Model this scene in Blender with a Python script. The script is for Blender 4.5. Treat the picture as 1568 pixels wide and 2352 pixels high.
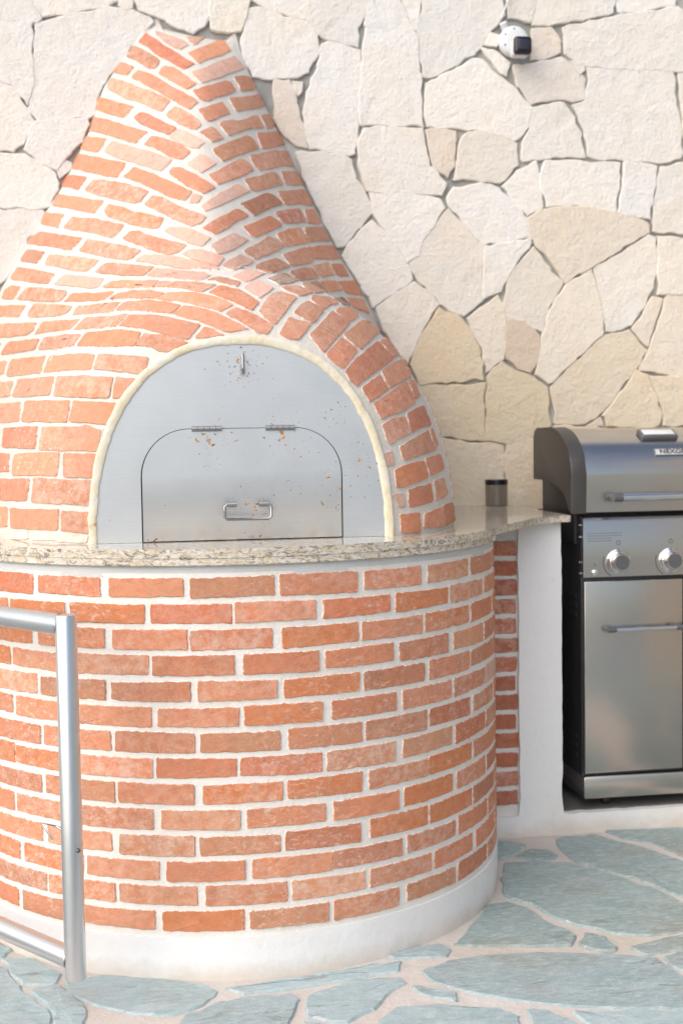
import bpy, bmesh, math, random
import numpy as np
from mathutils import Vector, Matrix, Quaternion
R = math.radians
for o in list(bpy.data.objects): bpy.data.objects.remove(o)
scene = bpy.context.scene
COL = scene.collection

# ------------------------------------------------------------------ camera
F, YAW, PITCH, ROLL, CAMH = 2895.57, .1543, .0574, .0155, 1.2423     # F in units of a 1568 x 2352 picture
cam_d = bpy.data.cameras.new('camera'); cam = bpy.data.objects.new('camera', cam_d); COL.objects.link(cam)
cam_d.sensor_fit = 'VERTICAL'; cam_d.sensor_height = 36; cam_d.lens = F / 2352 * 36
cam_d.clip_start = .05; cam_d.clip_end = 500
fwd = Vector((math.sin(YAW) * math.cos(PITCH), math.cos(YAW) * math.cos(PITCH), -math.sin(PITCH)))
right = Vector((math.cos(YAW), -math.sin(YAW), 0)); up = right.cross(fwd)
r2 = right * math.cos(ROLL) - up * math.sin(ROLL); u2 = right * math.sin(ROLL) + up * math.cos(ROLL)
cam.matrix_world = Matrix(((r2.x, u2.x, -fwd.x, 0), (r2.y, u2.y, -fwd.y, 0), (r2.z, u2.z, -fwd.z, CAMH), (0, 0, 0, 1)))
scene.camera = cam
cam_d.dof.use_dof = True; cam_d.dof.focus_distance = 2.95; cam_d.dof.aperture_fstop = 3.2

# ------------------------------------------------------------------ light
SUN_AZ, SUN_EL = R(-54), R(38)        # azimuth measured from the viewing side (-Y), negative = from the left
sdir = Vector((math.sin(SUN_AZ) * math.cos(SUN_EL), -math.cos(SUN_AZ) * math.cos(SUN_EL), math.sin(SUN_EL)))
world = bpy.data.worlds.new('World'); scene.world = world; world.use_nodes = True
wn = world.node_tree; bg = wn.nodes['Background']
sky = wn.nodes.new('ShaderNodeTexSky'); sky.sky_type = 'NISHITA'; sky.sun_disc = False
sky.sun_elevation = SUN_EL; sky.sun_rotation = math.atan2(sdir.x, sdir.y)
sky.dust_density = 3.0; sky.ozone_density = 1.0
wn.links.new(sky.outputs[0], bg.inputs[0]); bg.inputs[1].default_value = .13
sun_d = bpy.data.lights.new('sun', 'SUN'); sun = bpy.data.objects.new('sun', sun_d); COL.objects.link(sun)
sun_d.energy = 1.9; sun_d.angle = R(100); sun_d.color = (1, .955, .89)
sun.rotation_euler = sdir.to_track_quat('Z', 'Y').to_euler(); sun.location = (-6, -3, 8)
vs = scene.view_settings
vs.view_transform = 'Standard'; vs.look = 'None'; vs.gamma = 1; vs.exposure = .58
scene.render.resolution_x, scene.render.resolution_y = 682, 1024

# ------------------------------------------------------------------ geometry of the place
XO, YO, RB = .2369, 3.6004, .7473      # oven axis and radius of the brick drum
YW, YD = 4.383, 3.083                  # face of the stone wall, plane of the oven door
YP = 3.73                              # front of the white pillar
rng = np.random.default_rng(7); random.seed(7)
CAMP = np.array([0, 0, CAMH])

def rays(px):
    px = np.asarray(px, float); a = px[:, 0] - 784; b = px[:, 1] - 1176
    cr, sr = math.cos(ROLL), math.sin(ROLL); a, b = a * cr - b * sr, b * cr + a * sr
    X, U = a / F, -b / F; cp, sp = math.cos(PITCH), math.sin(PITCH)
    d = cp + U * sp; z = U * cp - sp; cy, sy = math.cos(YAW), math.sin(YAW)
    return np.stack([X * cy + d * sy, d * cy - X * sy, z], 1)
def on_y(px, Y):
    r = rays(px); return CAMP + r * (Y / r[:, 1:2])
def on_z(px, Z):
    r = rays(px); return CAMP + r * ((Z - CAMH) / r[:, 2:3])

# dome and chimney: distance v of the brick surface from the wall, over (u, z)
def sup(c, s, a, h, n):
    return (np.abs(c / a) ** n + np.abs(s / h) ** n) ** (-1 / n)
WZ = [1.0, 1.6, 1.68, 1.78, 1.89, 1.99, 2.10, 2.16, 2.31, 2.38, 2.44, 2.56, 2.64, 2.75]
WL = [.80, .77, .74, .70, .637, .578, .505, .473, .392, .368, .338, .249, .195, .16]
WR = [.66, .60, .575, .525, .455, .405, .352, .318, .252, .218, .188, .135, .115, .09]
PZ = [1.0, 1.55, 1.75, 1.9, 2.1, 2.3, 2.5, 2.635, 2.69]
PV = [.80, .78, .70, .585, .43, .285, .13, .012, -.12]
VD, VO = YW - YD, .74
def vdome(u, z):
    w = np.maximum(z - 1.0, 0); rho = np.hypot(u, w) + 1e-9; c, s = u / rho, w / rho
    ra = sup(c, s, .370, .497, 2.3); ro = sup(c, s, .640, .728, 2.05)
    t = (rho - ra) / (ro - ra); e = .32; tp = np.clip((t + e) / (1 + e), e / (1 + e), 1)
    h = np.sqrt(1 - tp ** 2) / math.sqrt(1 - (e / (1 + e)) ** 2)
    v = VO + (VD - VO) * h
    return np.where(t > 1, VO - 5.5 * (rho - ro), v)
def vchim(u, z):
    s = np.where(u < -.035, (u + .035) / -(np.interp(z, WZ, WL) - np.interp(z, [2.2, 2.5], [.05, .028])), (u + .035) / (np.interp(z, WZ, WR) + .026))
    s = np.abs(s); p = np.interp(z + np.clip((z - 2.2) / .4, 0, 1) * .17 * (u + .17), PZ, PV)
    return np.where(s < 1, p * np.maximum(1 - s ** 1.6, 0) ** .86, -.9 * (s - 1))
def vtot(u, z):
    a, b, k = vdome(u, z), vchim(u, z), .06
    h = np.clip(.5 + .5 * (a - b) / k, 0, 1)
    return b + (a - b) * h + k * h * (1 - h)
def dome_hit(px):
    r = rays(px); n = len(r); lo = np.full(n, 2.9); hi = np.full(n, np.nan)
    def f(t):
        P = CAMP + r * t[:, None]; return (YW - P[:, 1]) - vtot(P[:, 0] - XO, P[:, 2])
    ts = np.arange(2.85, 4.75, .012); done = np.zeros(n, bool); last = np.full(n, ts[0]); hi = np.full(n, 4.4)
    best = np.full(n, 9.); bt = np.full(n, 4.)
    for t in ts:
        tt = np.full(n, t) / r[:, 1]; g = f(tt)
        near = (~done) & (g < best); best[near] = g[near]; bt[near] = t
        hit = (~done) & (g <= 0); hi[hit] = t; lo[hit] = t - .012; done |= hit
    for _ in range(14):
        m = (lo + hi) / 2; g = f(m / r[:, 1]) <= 0; hi = np.where(g, m, hi); lo = np.where(g, lo, m)
    Y = np.where(done, hi, bt)
    return CAMP + r * (Y / r[:, 1])[:, None]
def dome_normal(P):
    u, z, e = P[:, 0] - XO, P[:, 2], .012
    gu = (vtot(u + e, z) - vtot(u - e, z)) / (2 * e); gz = (vtot(u, z + e) - vtot(u, z - e)) / (2 * e)
    n = np.stack([-gu, -np.ones_like(u), -gz], 1); return n / np.linalg.norm(n, axis=1)[:, None]

# ------------------------------------------------------------------ helpers
def empty(name, loc, label=None, cat=None, group=None, kind=None):
    o = bpy.data.objects.new(name, None); o.empty_display_size = .1; o.location = loc; COL.objects.link(o)
    return tag(o, label, cat, group, kind)
def tag(o, label=None, cat=None, group=None, kind=None):
    for k, v in (('label', label), ('category', cat), ('group', group), ('kind', kind)):
        if v: o[k] = v
    return o
def origin(p):
    v = Vector((0, 0, 0))
    while p is not None: v = v + p.location; p = p.parent
    return v
def mesh_obj(name, verts, faces, mat, parent=None, smooth=True, edge=None, color=None, angle=None):
    off = origin(parent); me = bpy.data.meshes.new(name)
    v = np.asarray(verts, float) - np.array(off); me.from_pydata(v.tolist(), [], [tuple(map(int, f)) for f in faces])
    me.materials.append(mat); me.update()
    if smooth: me.polygons.foreach_set('use_smooth', [True] * len(me.polygons))
    if edge is not None:
        at = me.attributes.new('edge', 'FLOAT', 'POINT'); at.data.foreach_set('value', np.asarray(edge, float))
    o = bpy.data.objects.new(name, me); COL.objects.link(o); o.parent = parent
    if color is not None: o.color = (*color, 1)
    if angle: me.set_sharp_from_angle(angle=R(angle))
    return o
def bm_obj(name, bm, mat, parent=None, smooth=True, angle=35, color=None):
    bmesh.ops.recalc_face_normals(bm, faces=bm.faces)
    off = origin(parent); bmesh.ops.translate(bm, verts=bm.verts, vec=-off)
    me = bpy.data.meshes.new(name); bm.to_mesh(me); bm.free(); me.materials.append(mat)
    if smooth:
        me.polygons.foreach_set('use_smooth', [True] * len(me.polygons)); me.set_sharp_from_angle(angle=R(angle))
    o = bpy.data.objects.new(name, me); COL.objects.link(o); o.parent = parent
    if color is not None: o.color = (*color, 1)
    return o
def add_box(bm, x0, x1, y0, y1, z0, z1, bev=0, seg=2):
    g = bmesh.ops.create_cube(bm, size=1)
    bmesh.ops.scale(bm, verts=g['verts'], vec=(x1 - x0, y1 - y0, z1 - z0))
    bmesh.ops.translate(bm, verts=g['verts'], vec=((x0 + x1) / 2, (y0 + y1) / 2, (z0 + z1) / 2))
    if bev:
        es = list({e for v in g['verts'] for e in v.link_edges})
        bmesh.ops.bevel(bm, geom=es, offset=bev, segments=seg, affect='EDGES', profile=.5)
def box(name, x0, x1, y0, y1, z0, z1, mat, parent=None, bev=0, seg=2):
    bm = bmesh.new(); add_box(bm, x0, x1, y0, y1, z0, z1, bev, seg); return bm_obj(name, bm, mat, parent)
def add_tube(bm, pts, rad, n=12, caps=True):
    pts = [Vector(p) for p in pts]; rad = [rad] * len(pts) if np.isscalar(rad) else rad
    rings = []; prev = None
    for i, p in enumerate(pts):
        t = (pts[min(i + 1, len(pts) - 1)] - pts[max(i - 1, 0)]).normalized()
        if prev is None:
            a = t.orthogonal().normalized()
        else: a = (prev - t * prev.dot(t)).normalized()
        prev = a; b = t.cross(a)
        rings.append([bm.verts.new(p + (a * math.cos(k * 2 * math.pi / n) + b * math.sin(k * 2 * math.pi / n)) * rad[i]) for k in range(n)])
    for A, B in zip(rings, rings[1:]):
        for k in range(n): bm.faces.new((A[k], A[(k + 1) % n], B[(k + 1) % n], B[k]))
    if caps: bm.faces.new(rings[0][::-1]); bm.faces.new(rings[-1])
def tube(name, pts, rad, mat, parent=None, n=12):
    bm = bmesh.new(); add_tube(bm, pts, rad, n); return bm_obj(name, bm, mat, parent)
def lathe(name, prof, center, axis, mat, parent=None, n=32):
    """prof: (radius, distance along axis)"""
    ax = Vector(axis).normalized(); a = ax.orthogonal().normalized(); b = ax.cross(a); c = Vector(center)
    V, Fc = [], []
    for r, h in prof:
        for k in range(n): V.append(c + ax * h + (a * math.cos(2 * math.pi * k / n) + b * math.sin(2 * math.pi * k / n)) * max(r, 1e-5))
    for i in range(len(prof) - 1):
        for k in range(n): Fc.append((i * n + k, i * n + (k + 1) % n, (i + 1) * n + (k + 1) % n, (i + 1) * n + k))
    bm = bmesh.new(); vs_ = [bm.verts.new(v) for v in V]
    for f in Fc: bm.faces.new([vs_[i] for i in f])
    bm.faces.new(vs_[:n]); bm.faces.new(vs_[-n:])
    bmesh.ops.remove_doubles(bm, verts=bm.verts, dist=2e-5)
    return bm_obj(name, bm, mat, parent)
def extrude_poly(name, poly, fn, d0, d1, mat, parent=None, bev=0, angle=35):
    """poly: 2-D outline; fn(a, b, d) -> 3-D"""
    bm = bmesh.new(); A = [bm.verts.new(fn(a, b, d0)) for a, b in poly]; B = [bm.verts.new(fn(a, b, d1)) for a, b in poly]
    n = len(poly); fa = bm.faces.new(A[::-1]); fb = bm.faces.new(B)
    for k in range(n): bm.faces.new((A[k], A[(k + 1) % n], B[(k + 1) % n], B[k]))
    if bev:
        es = [e for e in fa.edges] + [e for e in fb.edges]
        bmesh.ops.bevel(bm, geom=es, offset=bev, segments=2, affect='EDGES', profile=.5)
    return bm_obj(name, bm, mat, parent, angle=angle)
def area2(p): 
    x, y = p[:, 0], p[:, 1]; return float(np.sum(x * np.roll(y, -1) - np.roll(x, -1) * y)) / 2
def densify(p, step, rnd=.18):
    """round the corners a little and put a point about every step"""
    q = []
    n = len(p)
    for i in range(n):
        a, b, c = p[i - 1], p[i], p[(i + 1) % n]
        da, dc = a - b, c - b; la, lc = np.linalg.norm(da), np.linalg.norm(dc)
        k = min(rnd * step * 4, la * .3, lc * .3)
        q.append(b + da / max(la, 1e-9) * k); q.append(b + dc / max(lc, 1e-9) * k)
    q = np.array(q); out = []
    for i in range(len(q)):
        a, b = q[i], q[(i + 1) % len(q)]; m = max(1, int(round(np.linalg.norm(b - a) / step)))
        for k in range(m): out.append(a + (b - a) * k / m)
    return np.array(out)
def inset(p, d):
    t = np.roll(p, -1, 0) - np.roll(p, 1, 0); L = np.linalg.norm(t, axis=1)[:, None] + 1e-9; t = t / L
    n = np.stack([-t[:, 1], t[:, 0]], 1)      # inward for a counter-clockwise outline
    return p + n * d
SHARP = 18
def piece(name, poly, place, mat, parent, step, jit, depth, top, bevel, relief=0., color=None, lo=.002, mid=.5, rnd=.18, mids=None):
    """one brick or stone: ragged outline, rounded arris, slightly uneven face. place(pts2d, height) -> 3-D"""
    p = np.asarray(poly, float)
    if area2(p) < 0: p = p[::-1]
    p = densify(p, step, rnd); n = len(p)
    j = rng.normal(0, 1, (n, 2)); j = (j + .6 * np.roll(j, 1, 0)) * jit; p = p + j
    c = p.mean(0); p1 = inset(p, bevel)
    mids = mids or (mid,); K = len(mids)
    e1 = np.abs(rng.normal(0, 1, n)) * bevel * .25; p1 = inset(p1, e1[:, None])
    P = [p, p, p1]; H = [np.full(n, -depth), np.full(n, top * .35 - lo), np.full(n, top) + rng.normal(0, relief * .5, n)]; E = [0, 0, .22]
    for m in mids:
        h2 = rng.normal(0, relief, n); h2 = (h2 + np.roll(h2, 1) + np.roll(h2, -1)) / 1.7
        P.append(c + (p1 - c) * m); H.append(top + h2); E.append(.22 + (1 - m) * 1.4)
    V = place(np.concatenate(P + [c[None]]), np.concatenate(H + [[top + rng.normal(0, relief)]]))
    Fc = []
    for r in range(2 + K):
        for k in range(n): Fc.append((r * n + k, r * n + (k + 1) % n, (r + 1) * n + (k + 1) % n, (r + 1) * n + k))
    for k in range(n): Fc.append(((2 + K) * n + k, (2 + K) * n + (k + 1) % n, (3 + K) * n))
    ed = np.concatenate([np.full(n, v) for v in E] + [[1]])
    return mesh_obj(name, V, Fc, mat, parent, True, ed, color, SHARP)
def clip_half(poly, n, d):
    out = []
    for i in range(len(poly)):
        a, b = poly[i], poly[(i + 1) % len(poly)]; fa, fb = a @ n - d, b @ n - d
        if fa <= 0: out.append(a)
        if (fa < 0) != (fb < 0) and fa != fb: out.append(a + (b - a) * (fa / (fa - fb)))
    return out
def voronoi(seeds, rect):
    x0, x1, y0, y1 = rect; cells = []
    for i, s in enumerate(seeds):
        poly = [np.array(q, float) for q in ((x0, y0), (x1, y0), (x1, y1), (x0, y1))]
        for k in np.argsort(((seeds - s) ** 2).sum(1))[1:22]:
            n = seeds[k] - s; poly = clip_half(poly, n, n @ ((seeds[k] + s) / 2))
            if len(poly) < 3: break
        cells.append(np.array(poly) if len(poly) >= 3 else None)
    return cells

# ------------------------------------------------------------------ materials
class MB:
    def __init__(s, name):
        s.m = bpy.data.materials.new(name); s.m.use_nodes = True; s.nt = s.m.node_tree
        s.b = s.nt.nodes['Principled BSDF']
    def n(s, t, **kw):
        nd = s.nt.nodes.new('ShaderNode' + t)
        for k, v in kw.items(): setattr(nd, k, v)
        return nd
    def put(s, sock, v):
        if hasattr(v, 'is_linked') or isinstance(v, bpy.types.NodeSocket): s.nt.links.new(v, sock)
        elif isinstance(v, (tuple, list)) and len(v) == 3 and sock.type == 'RGBA': sock.default_value = (*v, 1)
        else: sock.default_value = v
    def coord(s, scale=(1, 1, 1), rot=(0, 0, 0), loc=(0, 0, 0)):
        t = s.n('TexCoord'); m = s.n('Mapping'); s.nt.links.new(t.outputs['Object'], m.inputs[0])
        m.inputs['Scale'].default_value = scale; m.inputs['Rotation'].default_value = rot; m.inputs['Location'].default_value = loc
        return m.outputs[0]
    def noise(s, vec, scale, detail=4, rough=.55, dist=0., out='Fac'):
        t = s.n('TexNoise'); s.put(t.inputs['Vector'], vec); t.inputs['Scale'].default_value = scale
        t.inputs['Detail'].default_value = detail; t.inputs['Roughness'].default_value = rough; t.inputs['Distortion'].default_value = dist
        return t.outputs[out]
    def voro(s, vec, scale, feature='F1', out='Distance'):
        t = s.n('TexVoronoi', feature=feature); s.put(t.inputs['Vector'], vec); t.inputs['Scale'].default_value = scale
        return t.outputs[out]
    def ramp(s, f, stops, interp='LINEAR'):
        t = s.n('ValToRGB'); s.put(t.inputs[0], f); e = t.color_ramp.elements; t.color_ramp.interpolation = interp
        while len(e) < len(stops): e.new(.5)
        for k, (p, c) in enumerate(stops):
            e[k].position = p; e[k].color = (*c, 1) if isinstance(c, (tuple, list)) else (c, c, c, 1)
        return t.outputs[0]
    def mix(s, f, a, b, mode='MIX'):
        t = s.n('Mix', data_type='RGBA', blend_type=mode); s.put(t.inputs[0], f); s.put(t.inputs[6], a); s.put(t.inputs[7], b)
        return t.outputs[2]
    def math(s, op, a, b=0., clamp=False):
        t = s.n('Math', operation=op); t.use_clamp = clamp; s.put(t.inputs[0], a); s.put(t.inputs[1], b); return t.outputs[0]
    def bump(s, h, strength, dist=.003, normal=None):
        t = s.n('Bump'); t.inputs['Strength'].default_value = strength; t.inputs['Distance'].default_value = dist; s.put(t.inputs['Height'], h)
        if normal is not None: s.put(t.inputs['Normal'], normal)
        return t.outputs[0]
    def done(s, color=None, rough=.6, metal=0., normal=None, **kw):
        if color is not None: s.put(s.b.inputs['Base Color'], color)
        s.put(s.b.inputs['Roughness'], rough); s.put(s.b.inputs['Metallic'], metal)
        if normal is not None: s.put(s.b.inputs['Normal'], normal)
        for k, v in kw.items(): s.put(s.b.inputs[k.replace('_', ' ')], v)
        return s.m

MORTAR = (.74, .72, .685)
def m_brick():
    b = MB('fired clay brick'); c = b.coord(); oi = b.n('ObjectInfo')
    at = b.n('Attribute'); at.attribute_name = 'edge'
    clay = b.mix(b.ramp(b.noise(c, 16, 7, .78), [(.36, 0.), (.64, 1.)]), oi.outputs['Color'],
                 b.mix(1., oi.outputs['Color'], (1.2, 1.05, .95), 'MULTIPLY'))
    clay = b.mix(b.ramp(b.noise(c, 55, 3, .7), [(.5, 0.), (.75, .35)]), clay, (.30, .11, .065))
    # lime wash left by the pointing: patches and a ragged rim
    wash = b.ramp(b.noise(c, 34, 8, .86, .15), [(.43, 0.), (.58, .6), (.75, .9)])
    amt = b.math('MULTIPLY', wash, b.math('ADD', b.math('MULTIPLY', b.math('POWER', oi.outputs['Random'], 1.6), .7), .12))
    clay = b.mix(amt, clay, (.74, .57, .48))
    fine = b.ramp(b.noise(b.coord((1, 1, 1.6)), 62, 6, .8, .8), [(.53, 0.), (.63, .75)])
    clay = b.mix(b.math('MULTIPLY', fine, b.ramp(b.noise(c, 3.1, 3), [(.42, 0.), (.62, .75)])), clay, (.72, .62, .56))
    rim = b.math('SUBTRACT', b.noise(c, 95, 5, .8), b.math('MULTIPLY', at.outputs['Fac'], 1.15))
    rim = b.ramp(rim, [(.395, 0.), (.44, 1.)])
    col = b.mix(b.math('MULTIPLY', rim, .92), clay, MORTAR)
    pit = b.ramp(b.voro(c, 120), [(.04, 1.), (.13, 0.)])
    pit = b.math('MULTIPLY', pit, b.ramp(b.noise(c, 30, 2), [(.56, 0.), (.62, 1.)]))
    col = b.mix(b.math('MULTIPLY', pit, .6), col, (.14, .045, .025))
    h = b.math('ADD', b.noise(c, 130, 6, .7), b.math('MULTIPLY', b.noise(c, 32, 3), 1.4)); h = b.math('SUBTRACT', h, b.math('MULTIPLY', pit, .9))
    return b.done(col, .82, 0, b.bump(h, .55, .003), Specular_IOR_Level=.25)
def m_mortar(name='lime mortar', col=MORTAR, warm=(.62, .54, .44), amt=.35):
    b = MB(name); c = b.coord()
    k = b.mix(b.ramp(b.noise(c, 6, 5, .6), [(.42, 0.), (.72, amt)]), col, warm)
    k = b.mix(b.ramp(b.noise(c, 60, 4, .7), [(.58, 0.), (.8, .3)]), k, (.5, .44, .38))
    h = b.math('ADD', b.noise(c, 90, 6, .75), b.math('MULTIPLY', b.noise(c, 22, 4), 1.6))
    return b.done(k, .9, 0, b.bump(h, .7, .004), Specular_IOR_Level=.2)
def m_stone():
    b = MB('pale limestone'); c = b.coord(); oi = b.n('ObjectInfo')
    k = b.mix(b.ramp(b.noise(c, 5, 6, .62), [(.35, 0.), (.7, .5)]), oi.outputs['Color'], b.mix(1., oi.outputs['Color'], (1.03, .92, .78), 'MULTIPLY'))
    k = b.mix(b.ramp(b.noise(c, 26, 6, .7), [(.55, 0.), (.8, .35)]), k, (.50, .43, .36))
    k = b.mix(b.ramp(b.noise(c, 3.2, 8, .78, .5), [(.635, 0.), (.70, .32)]), k, (.48, .30, .21))
    pit = b.ramp(b.voro(c, 46), [(.03, 1.), (.12, 0.)]); pit = b.math('MULTIPLY', pit, b.ramp(b.noise(c, 9, 2), [(.6, 0.), (.66, 1.)]))
    k = b.mix(b.math('MULTIPLY', pit, .5), k, (.30, .24, .18))
    h = b.math('ADD', b.math('MULTIPLY', b.noise(c, 16, 7, .68), 2.2), b.noise(c, 85, 5, .75)); h = b.math('SUBTRACT', h, pit)
    return b.done(k, .88, 0, b.bump(h, .85, .006), Specular_IOR_Level=.22)
def m_slate():
    b = MB('blue green slate paving'); c = b.coord(); oi = b.n('ObjectInfo')
    cs = b.coord((1, 2.3, 1), (0, 0, .5))
    k = b.mix(b.ramp(b.noise(cs, 7, 8, .7, .8), [(.34, 0.), (.66, 1.)]), oi.outputs['Color'], b.mix(1., oi.outputs['Color'], (.70, .80, .80), 'MULTIPLY'))
    k = b.mix(b.ramp(b.noise(c, 3.0, 5, .6), [(.50, 0.), (.70, .6)]), k, (.33, .31, .24))
    k = b.mix(b.ramp(b.noise(cs, 34, 7, .75, .4), [(.46, 0.), (.66, .7)]), k, (.58, .66, .68))
    k = b.mix(b.ramp(b.noise(b.coord((1, 5, 1), (0, 0, -.35)), 4.5, 7, .65, 1.2), [(.61, 0.), (.65, .55), (.69, 0.)]), k, (.17, .15, .10))
    h = b.math('ADD', b.math('MULTIPLY', b.noise(cs, 24, 9, .78, .3), 2.2), b.noise(c, 160, 5, .75))
    return b.done(k, b.ramp(b.noise(c, 18, 4), [(.3, .38), (.7, .62)]), 0, b.bump(h, .7, .006), Specular_IOR_Level=.5)
def m_grout():
    b = MB('pinkish floor grout'); c = b.coord()
    k = b.mix(b.ramp(b.noise(c, 4, 5, .6), [(.35, 0.), (.68, 1.)]), (.61, .585, .565), (.55, .49, .43))
    k = b.mix(b.ramp(b.noise(c, 45, 5, .7), [(.5, 0.), (.78, .5)]), k, (.68, .60, .55))
    return b.done(k, .85, 0, b.bump(b.math('ADD', b.noise(c, 55, 6, .72), b.noise(c, 14, 3)), .7, .006), Specular_IOR_Level=.25)
def m_plaster(name, col, stain=.35):
    b = MB(name); c = b.coord()
    k = b.mix(b.ramp(b.noise(c, 3.2, 6, .65), [(.48, 0.), (.75, stain)]), col, (.62, .56, .46))
    k = b.mix(b.ramp(b.noise(c, 17, 5, .7), [(.60, 0.), (.8, .3)]), k, (.58, .55, .5))
    sp = b.n('SeparateXYZ'); b.put(sp.inputs[0], b.n('TexCoord').outputs['Object'])
    g = b.math('SUBTRACT', b.math('MULTIPLY', b.noise(c, 11, 6, .7), .09), sp.outputs[2])
    k = b.mix(b.ramp(b.math('ADD', b.math('MULTIPLY', g, 12.), .3), [(.25, 0.), (.8, .55)]), k, (.52, .44, .34))
    return b.done(k, .75, 0, b.bump(b.math('ADD', b.noise(c, 38, 6, .7), b.math('MULTIPLY', b.noise(c, 7, 3), 2.)), .4, .005), Specular_IOR_Level=.3)
def m_granite():
    b = MB('speckled cream granite'); c = b.coord((1, 1, 2.1), (.0, .6, 0)); c2 = b.coord()
    k = b.mix(b.ramp(b.noise(c, 24, 6, .7, .8), [(.36, 0.), (.58, 1.)]), (.62, .58, .52), (.54, .45, .31))
    k = b.mix(b.ramp(b.noise(c, 48, 5, .7, 1.3), [(.50, 0.), (.58, 1.)]), k, (.66, .63, .58))
    k = b.mix(b.ramp(b.noise(c, 30, 7, .8, 2.2), [(.50, 0.), (.585, .88)]), k, (.14, .125, .11))
    k = b.mix(b.ramp(b.noise(c2, 90, 4, .7), [(.62, 0.), (.68, .8)]), k, (.20, .15, .12))
    return b.done(k, .07, 0, None, Specular_IOR_Level=.55)
def m_steel(name, col, rough, horiz=True, streak=.5, rust=None, cloud=.12):
    b = MB(name); c = b.coord((3, 3, 260) if horiz else (260, 3, 3)); c2 = b.coord()
    br = b.noise(c, 3.0, 4, .7)
    r = b.math('ADD', b.math('MULTIPLY', b.math('SUBTRACT', br, .5), .25 * streak), b.math('MULTIPLY', b.ramp(b.noise(c2, 5, 5, .6), [(.3, 0.), (.75, 1.)]), cloud))
    r = b.math('ADD', r, rough - .04)
    k = b.mix(b.ramp(br, [(.3, 0.), (.7, .28)]), col, tuple(x * .72 for x in col)); met = 1.
    if rust:
        acc = None
        for (x, z, rad, w) in rust:
            d = b.n('VectorMath', operation='DISTANCE'); sp = b.n('SeparateXYZ'); t = b.n('TexCoord'); b.put(sp.inputs[0], t.outputs['Object'])
            cb = b.n('CombineXYZ'); b.put(cb.inputs[0], sp.outputs[0]); b.put(cb.inputs[2], sp.outputs[2])
            b.put(d.inputs[0], cb.outputs[0]); d.inputs[1].default_value = (x, 0, z)
            m = b.math('MULTIPLY', b.math('SUBTRACT', 1., b.math('DIVIDE', d.outputs['Value'], rad), True), w)
            acc = m if acc is None else b.math('MAXIMUM', acc, m)
        f = b.math('ADD', b.noise(b.coord((1, 1, 1.15)), 85, 3, .62), b.math('MULTIPLY', acc, .16))
        f2 = b.ramp(f, [(.705, 0.), (.735, 1.)])
        k = b.mix(f2, k, b.mix(b.ramp(b.noise(c2, 160, 2), [(.45, 0.), (.6, 1.)]), (.50, .26, .07), (.14, .055, .02)))
        met = b.math('SUBTRACT', 1., f2); r = b.math('ADD', r, b.math('MULTIPLY', f2, .4))
    return b.done(k, r, met, b.bump(br, .06, .0006))
def m_plain(name, col, rough=.5, metal=0., var=.15, bump=.15, scale=40, **kw):
    b = MB(name); c = b.coord()
    k = b.mix(b.ramp(b.noise(c, scale * .3, 5, .65), [(.35, 0.), (.75, 1.)]), col, tuple(x * (1 - var) for x in col))
    return b.done(k, rough, metal, b.bump(b.noise(c, scale, 4, .7), bump, .002), **kw)

M = dict(brick=m_brick(), mortar=m_mortar(), mortar2=m_mortar('cream lime mortar', (.64, .615, .57), (.56, .50, .42), .35), stone=m_stone(), slate=m_slate(), grout=m_grout(), granite=m_granite(),
         white=m_plaster('white lime plaster', (.74, .745, .75)), cement=m_mortar('grey cement', (.56, .575, .58), (.58, .56, .52), .5),
         backing=m_mortar('dark wall joint', (.30, .30, .285), (.52, .52, .51), 1.),
         seal=None, black=m_plain('black painted steel', (.018, .018, .02), .42), dark=m_plain('brown grey cast aluminium', (.065, .061, .059), .45, .3),
         grey=m_plain('grey cast bezel', (.16, .165, .175), .35, .6), rubber=m_plain('black rubber', (.02, .02, .02), .6),
         camwhite=m_plain('white plastic', (.66, .68, .70), .35, 0, .05, .03), camblack=m_plain('black glossy plastic', (.012, .012, .02), .15, 0, .1, .02),
         print_=m_plain('dark print', (.05, .05, .055), .5), red=m_plain('red print', (.5, .03, .02), .5),
         ceiling=m_plaster('ceiling plaster', (.55, .52, .47)))
def m_seal():
    b = MB('yellowed sealant'); c = b.coord()
    k = b.mix(b.ramp(b.noise(c, 13, 5, .65), [(.36, 0.), (.66, 1.)]), (.72, .68, .58), (.67, .585, .41))
    k = b.mix(b.ramp(b.noise(c, 26, 6, .75), [(.64, 0.), (.72, .8)]), k, (.34, .16, .05))
    return b.done(k, .5, 0, b.bump(b.math('ADD', b.noise(c, 45, 5, .65), b.noise(c, 13, 2)), .6, .006))
M['seal'] = m_seal()
M['door'] = m_steel('brushed oven door steel', (.70, .715, .73), .40, True, .5,
    rust=[(x, z + 1, r, w) for x, z, r, w in ((0.0, .43, .10, 1.), (-.08, .25, .09, .85), (.10, .26, .10, .9), (.03, .08, .11, .72), (.22, .12, .14, .62), (.31, .18, .12, .8), (.24, .30, .09, .7), (-.22, .0, .05, 1.))])
M['grill'] = m_steel('brushed grill steel', (.54, .51, .48), .25, True, .35, None, .05)
M['tube'] = m_steel('galvanised gate tube', (.72, .74, .76), .30, False, .3)
M['chrome'] = m_steel('polished steel', (.70, .70, .70), .16, True, .2)
M['dull'] = m_steel('dull grey steel', (.36, .36, .37), .3, True, .2)
M['shelf'] = m_plain('dark slate shelf', (.11, .11, .105), .7, 0, .4, .5, 25)

# ------------------------------------------------------------------ ground
def px_region(ox, oy, s):           # picture coordinates of an enlarged detail -> 1568-wide picture
    return lambda pts: (np.array(pts, float) / s + np.array([ox, oy])) * .574148
def parse(txt): return [[tuple(map(float, q.split(','))) for q in ln.split()] for ln in txt.strip().splitlines()]

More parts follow.
